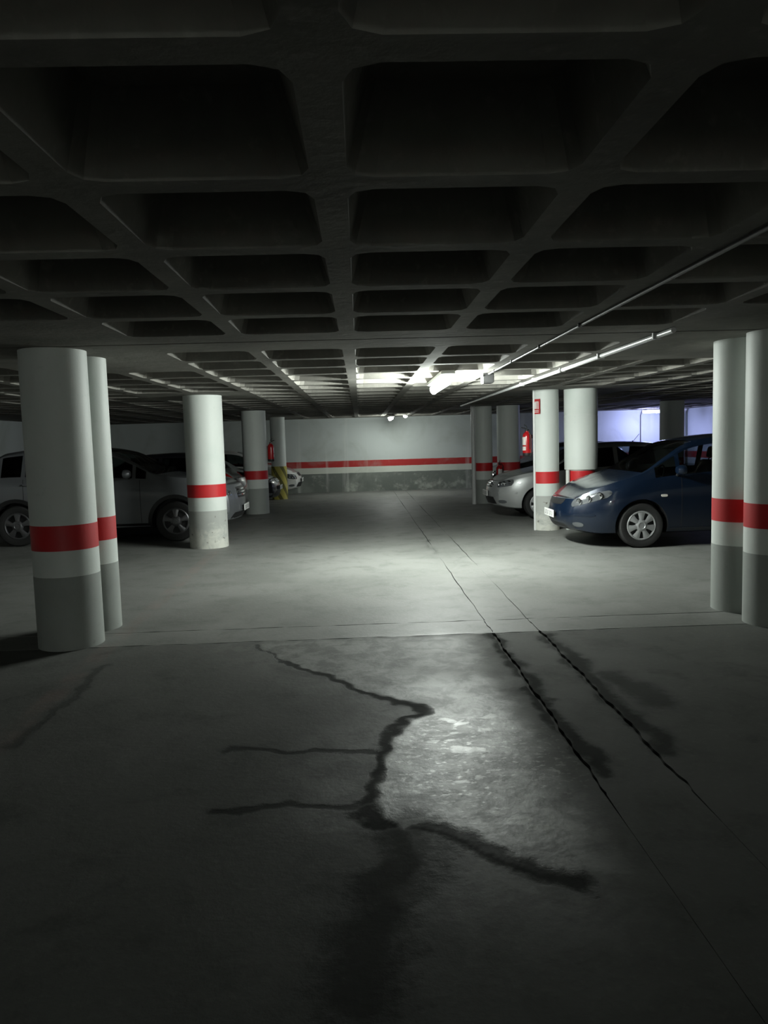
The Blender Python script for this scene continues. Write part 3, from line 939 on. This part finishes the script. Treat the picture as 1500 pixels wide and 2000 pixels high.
    gr = patch('grille', [(.2, -g[0], g[1]), (.2, g[0], g[1]), (.2, g[0]*g[3], g[2]), (.2, -g[0]*g[3], g[2])], (1, 0, 0), .004, 'black_plastic', root, 10, 6, .3)
    for z in spec.get('slats', []):
        patch('grille_slat', [(.2, -g[0]*.97, z-.010), (.2, g[0]*.97, z-.010), (.2, g[0]*.97, z+.010), (.2, -g[0]*.97, z+.010)], (1, 0, 0), .018, 'chrome', gr, 12, 2)
    lo = spec['intake']
    patch('lower_intake', [(.2, -lo[0], lo[1]), (.2, lo[0], lo[1]), (.2, lo[0]*.9, lo[2]), (.2, -lo[0]*.9, lo[2])], (1, 0, 0), .004, 'black_plastic', root, 10, 4, .3)
    for s in (-1, 1):
        y, z = spec['fog']
        patch('fog_lamp', [(.2, s*(y-.07), z-.035), (.2, s*(y+.07), z-.035), (.2, s*(y+.07), z+.035), (.2, s*(y-.07), z+.035)], (1, -s*.3, 0), .005, 'lamp_glass', root, 6, 4, .9)
    if spec.get('trim'):
        for s in (-1, 1):
            z = spec['trim']
            patch('bumper_trim', [(.3, s*.30, z-.018), (.3, s*.80, z-.018), (.3, s*.80, z+.018), (.3, s*.30, z+.018)], (1, -s*.4, 0), .008, spec.get('trim_mat', 'paint') if spec.get('trim_mat') else spec['paint'], root, 10, 3, .3)
    # plate
    pz = spec['plate']
    h = hit((0, 0, pz), (1, 0, 0))
    pl = MB().bbox(h.x-.035, h.x-.022, -.26, .26, pz-.055, pz+.055, .003).build('license_plate', 'plate', root)
    MB().box(h.x-.022, h.x+.03, -.20, .20, pz-.04, pz+.04).build('plate_holder', 'black_plastic', root)
    # illegible in the picture: short dark strokes only
    mm = MB()
    for q in range(7):
        y = -.19+.058*q+(.03 if q > 3 else 0)
        mm.box(h.x-.0365, h.x-.0345, y-.017, y-.007, pz-.03, pz+.03)
        mm.box(h.x-.0365, h.x-.0345, y-.007, y+.015, pz+.02 if q % 2 else pz-.03, pz+.03 if q % 2 else pz-.02)
    mm.build('plate_marks', 'plate_ink', pl, kind='stuff')
    # tail
    for s in (-1, 1):
        z = spec.get('tail', .85)
        patch('tail_lamp', [(L-.2, s*(Wd/2-.30), z-.10), (L-.2, s*(Wd/2-.02), z-.10), (L-.2, s*(Wd/2-.05), z+.12), (L-.2, s*(Wd/2-.26), z+.12)], (-1, -s*.5, 0), .006, 'red_lens', root, 8, 6, .5)
    # door seams, handles, mirrors, side lamps, sills
    for s in (-1, 1):
        d = (0, -s, 0)
        for xs_ in spec['doors']:
            zb = zb_f(xs_)
            patch('door_seam', [(xs_-.004, s, z0+.10), (xs_+.004, s, z0+.10), (xs_+.004, s, zb-.01), (xs_-.004, s, zb-.01)], d, .0015, 'black_plastic', root, 1, 12, None, .004)
        for xs_ in spec['handles']:
            hz = zb_f(xs_)-.10
            h = hit((xs_, s, hz), d)
            MB().bbox(xs_-.10, xs_+.10, min(h.y-.01, h.y+s*.035), max(h.y+.01, h.y+s*.035) if s > 0 else h.y+.01, hz-.016, hz+.016, .008).build('door_handle', spec.get('handle_mat', spec['paint']), root, True)
        if spec.get('side_lamp'):
            a, z = spec['side_lamp']
            patch('side_lamp', [(a-.045, s, z-.018), (a+.045, s, z-.018), (a+.045, s, z+.018), (a-.045, s, z+.018)], d, .008, 'amber', root, 5, 3, .6)
        mx = spec['mirror']; mz = zb_f(mx)+.10
        h = hit((mx, s, zb_f(mx)+.03), d)
        m = MB()
        prof = [(.012, -.062), (.062, -.055), (.088, -.02), (.094, .02), (.086, .05), (.06, .058)]
        m.lathe(prof, 16, 'x')
        for v in m.v:
            v.y = v.y*1.05; v.z = v.z*.78
        for v in m.v: v += Vector((mx, h.y+s*.14, mz-.005))
        mo = m.build('mirror', spec.get('mirror_mat', spec['paint']), root, True)
        MB().tube([(mx+.01, h.y-s*.02, mz-.09), (mx, h.y+s*.08, mz-.05)], .022, 8).build('mirror_arm', 'black_plastic', mo, True)
        patch('sill', [(wf+R+.08, s, z0+.02), (wr-R-.08, s, z0+.02), (wr-R-.08, s, z0+.09), (wf+R+.08, s, z0+.09)], d, .006, 'black_plastic' if spec.get('cladding') else spec['paint'], root, 12, 2)
    if spec.get('cladding'):
        for s in (-1, 1):
            for wx in (wf, wr):
                vv = []; ff = []
                NA = 20
                for k in range(NA+1):
                    a = PI*(-.06+1.12*k/NA)
                    for rr in (R+.05, R+.115):
                        p_ = Vector((wx+rr*math.cos(a), s, R+rr*math.sin(a)))
                        h = bvh.ray_cast(p_+Vector((0, s*.5, 0)), Vector((0, -s, 0)))
                        yy = h[0].y if (h[0] is not None and abs(h[0].y) > Wd/2-.16) else s*(Wd/2-.01)
                        vv.append((p_.x, yy+s*.012, p_.z)); vv.append((p_.x, yy-s*.01, p_.z))
                for k in range(NA):
                    b = k*4
                    ff += [(b, b+4, b+6, b+2), (b, b+1, b+5, b+4), (b+2, b+6, b+7, b+3)]
                link_mesh('arch_trim', vv, ff, 'black_plastic', root, True, 40)
    # wheels
    key = (round(R, 3), spec['spokes'], spec.get('spoke_w', .6))
    if key not in TIRE:
        TIRE[key] = (tire_mesh(R, .20), hub_mesh(R, spec['spokes'], spec.get('spoke_w', .6)))
    for wx in (wf, wr):
        for s in (-1, 1):
            wh = TIRE[key][0].build('wheel', 'rubber', root, True, 35)
            wh.location = (wx, s*(Wd/2-.115), R); wh.rotation_euler = (0, 0, 0 if s < 0 else PI)
            hb = TIRE[key][1].build('hubcap', spec.get('hub_mat', 'hubcap'), wh, True, 35)
            hb.location = (0, -.072, 0)
            bk = MB().lathe([(R*.66, .0), (R*.66, .02)], 28, 'y').build('brake_disc', 'black_plastic', wh)
            bk.location = (0, -.045, 0)
    # interior
    zs = z0+.12
    MB().bbox(xc+.15, xc+.55, -Wd/2+.18, Wd/2-.18, zb_f(xc)-.30, zb_f(xc)-.02, .05).build('dashboard', 'seat_fabric', root, True)
    for row_x in spec['seats']:
        for s in (-1, 1):
            y = s*.36
            m = MB().bbox(row_x-.25, row_x+.25, y-.24, y+.24, zs+.16, zs+.36, .06)
            n0 = len(m.v)
            m.bbox(row_x+.18, row_x+.32, y-.23, y+.23, zs+.30, zs+.86, .06)
            m.bbox(row_x+.24, row_x+.33, y-.12, y+.12, zs+.89, zs+1.06, .035)
            m.tube([(row_x+.27, y-.05, zs+.84), (row_x+.29, y-.05, zs+.92)], .008, 6); m.tube([(row_x+.27, y+.05, zs+.84), (row_x+.29, y+.05, zs+.92)], .008, 6)
            for v in m.v[n0:]: v.x += max(0, v.z-zs-.3)*.22
            m.build('seat', 'seat_fabric', root, True)
    m = MB(); cxw = Vector((xc+.68, .36, zb_f(xc)-.02))
    m.tube([cxw+Vector((.07*math.sin(2*PI*k/20), .18*math.cos(2*PI*k/20), .17*math.sin(2*PI*k/20))) for k in range(21)], .014, 8)
    m.tube([cxw+Vector((0, -.17, 0)), cxw+Vector((0, .17, 0))], .018, 6)
    m.build('steering_wheel', 'black_plastic', root, True)
    if spec.get('antenna'):
        ax, al = spec['antenna']
        MB().tube([(ax, 0, zt_f(ax)-.005), (ax+al*.75, 0, zt_f(ax)+al*.85)], .005, 6).lathe([(.02, zt_f(ax)-.01), (.012, zt_f(ax)+.02)], 10, 'z', (ax, 0, 0)).build('antenna', 'black_plastic', root, True)
    return root

MPV = dict(L=4.28, W=1.77, paint='blue', cowl=.95, roof0=1.72, roof1=3.55, rear_end=3.95,
    top=[(0, .70), (.10, .765), (.35, .87), (.65, .965), (.95, 1.055), (1.3, 1.27), (1.62, 1.455), (1.9, 1.525), (2.4, 1.57), (3.0, 1.56), (3.5, 1.49), (3.9, 1.22), (4.15, 1.0), (4.28, .93)],
    belt=[(0, .63), (.12, .69), (.4, .79), (.95, .945), (1.5, .99), (3.0, 1.05), (3.9, 1.06), (4.28, .88)],
    sidewin=[(1.12, 1.42), (1.48, 2.42), (2.50, 3.35)], R=.315, wf=.92, wr=3.50, z0=.19,
    head=(.46, 1.02, .565, .69, .72, .84), bulb=.05, grille=(.34, .60, .70, 1.15), intake=(.46, .24, .33), fog=(.62, .335), trim=.47,
    plate=.46, doors=[1.48, 2.45, 3.38], handles=[2.28, 3.20], mirror=1.42, side_lamp=(1.23, .73), spokes=7, spoke_w=.60, seats=[2.05, 2.9], tail=.95,
    nose_round=.30, bulge=.17, front=[(0.15, .16), (.28, .05), (.42, 0), (.55, .02), (.70, .06), (.80, .10), (1.2, .25)])
SUV = dict(L=4.45, W=1.84, paint='grey_silver', cowl=1.18, roof0=2.05, roof1=3.70, rear_end=4.15,
    top=[(0, .93), (.10, .985), (.5, 1.06), (1.18, 1.15), (1.55, 1.36), (1.95, 1.565), (2.3, 1.625), (3.1, 1.64), (3.7, 1.59), (4.1, 1.28), (4.35, 1.05), (4.45, .95)],
    belt=[(0, .87), (.2, .92), (.6, .98), (1.18, 1.06), (2.5, 1.10), (3.6, 1.14), (4.2, 1.10), (4.45, .90)],
    sidewin=[(1.35, 1.52), (1.58, 2.50), (2.63, 3.35), (3.42, 3.75)], R=.345, wf=.88, wr=3.52, z0=.24,
    head=(.46, .88, .72, .82, .80, .90), bulb=.035, grille=(.40, .68, .88, 1.0), slats=[.73, .78, .83], intake=(.62, .27, .44), fog=(.74, .44), trim=.26, trim_mat='chrome',
    plate=.50, doors=[1.45, 2.54, 3.38], handles=[2.40, 3.28], mirror=1.62, mirror_mat='grey_silver', spokes=5, spoke_w=.42, hub_mat='dark_rim', seats=[2.25, 3.1], tail=1.0, cladding=True,
    nose_round=.22, bulge=.15, front=[(0.2, .14), (.35, .04), (.5, 0), (.7, .01), (.88, .05), (1.0, .10), (1.4, .25)])
HATCH = dict(L=3.80, W=1.65, paint='silver', cowl=1.0, roof0=1.75, roof1=3.20, rear_end=3.55,
    top=[(0, .74), (.08, .80), (.4, .88), (1.0, .99), (1.35, 1.2), (1.7, 1.39), (2.0, 1.445), (2.5, 1.46), (3.1, 1.42), (3.45, 1.18), (3.7, .98), (3.8, .9)],
    belt=[(0, .68), (.15, .74), (.5, .82), (1.0, .91), (2.0, .95), (3.2, .99), (3.6, .95), (3.8, .85)],
    sidewin=[(1.12, 1.35), (1.40, 2.25), (2.33, 3.05)], R=.30, wf=.78, wr=3.18, z0=.20,
    head=(.40, .78, .62, .74, .66, .80), bulb=.05, grille=(.30, .62, .73, 1.1), slats=[.66, .70], intake=(.50, .25, .44), fog=(.60, .35), trim=.52,
    plate=.50, doors=[1.30, 2.30], handles=[2.15], mirror=1.33, side_lamp=(1.0, .70), spokes=6, spoke_w=.6, seats=[1.9, 2.65], tail=.9, antenna=(2.88, .18),
    nose_round=.26, bulge=.14)
def variant(base, **kw):
    d = dict(base); d.update(kw); return d
make_car('blue_minivan', 'dark blue compact minivan with silver seven-hole wheel covers parked at right', MPV, (2.98, 11.25, 0), 0)
make_car('silver_hatchback', 'silver small hatchback with roof antenna peeking out left of the sign column', HATCH, (2.68, 15.32, 0), 0)
make_car('dark_hatchback', 'dark car in deep shade behind the silver hatchback, only its roof showing', variant(HATCH, L=3.80, paint='charcoal_car', antenna=None, slats=[]), (3.45, 20.3, 0), 0)
make_car('silver_suv', 'silver grey SUV with chrome grille parked behind the left columns', SUV, (-2.26, 13.72, 0), PI)
make_car('black_hatchback', 'black hatchback behind the silver SUV, tail toward the aisle', variant(HATCH, paint='black_car', antenna=None, slats=[], top=[(x, z+.02) for x, z in HATCH['top']]), (-2.6-3.8, 16.42, 0), 0)
make_car('black_hatchback', 'black car nose between the dim left column and the striped column', variant(HATCH, paint='black_car', antenna=None), (-2.22, 19.7, 0), PI)
make_car('white_car', 'white small car nose showing right of the striped column', variant(HATCH, W=1.52, paint='white_car', antenna=None, slats=[], head=(.36, .72, .52, .66, .56, .72)), (-1.95, 23.5, 0), PI)
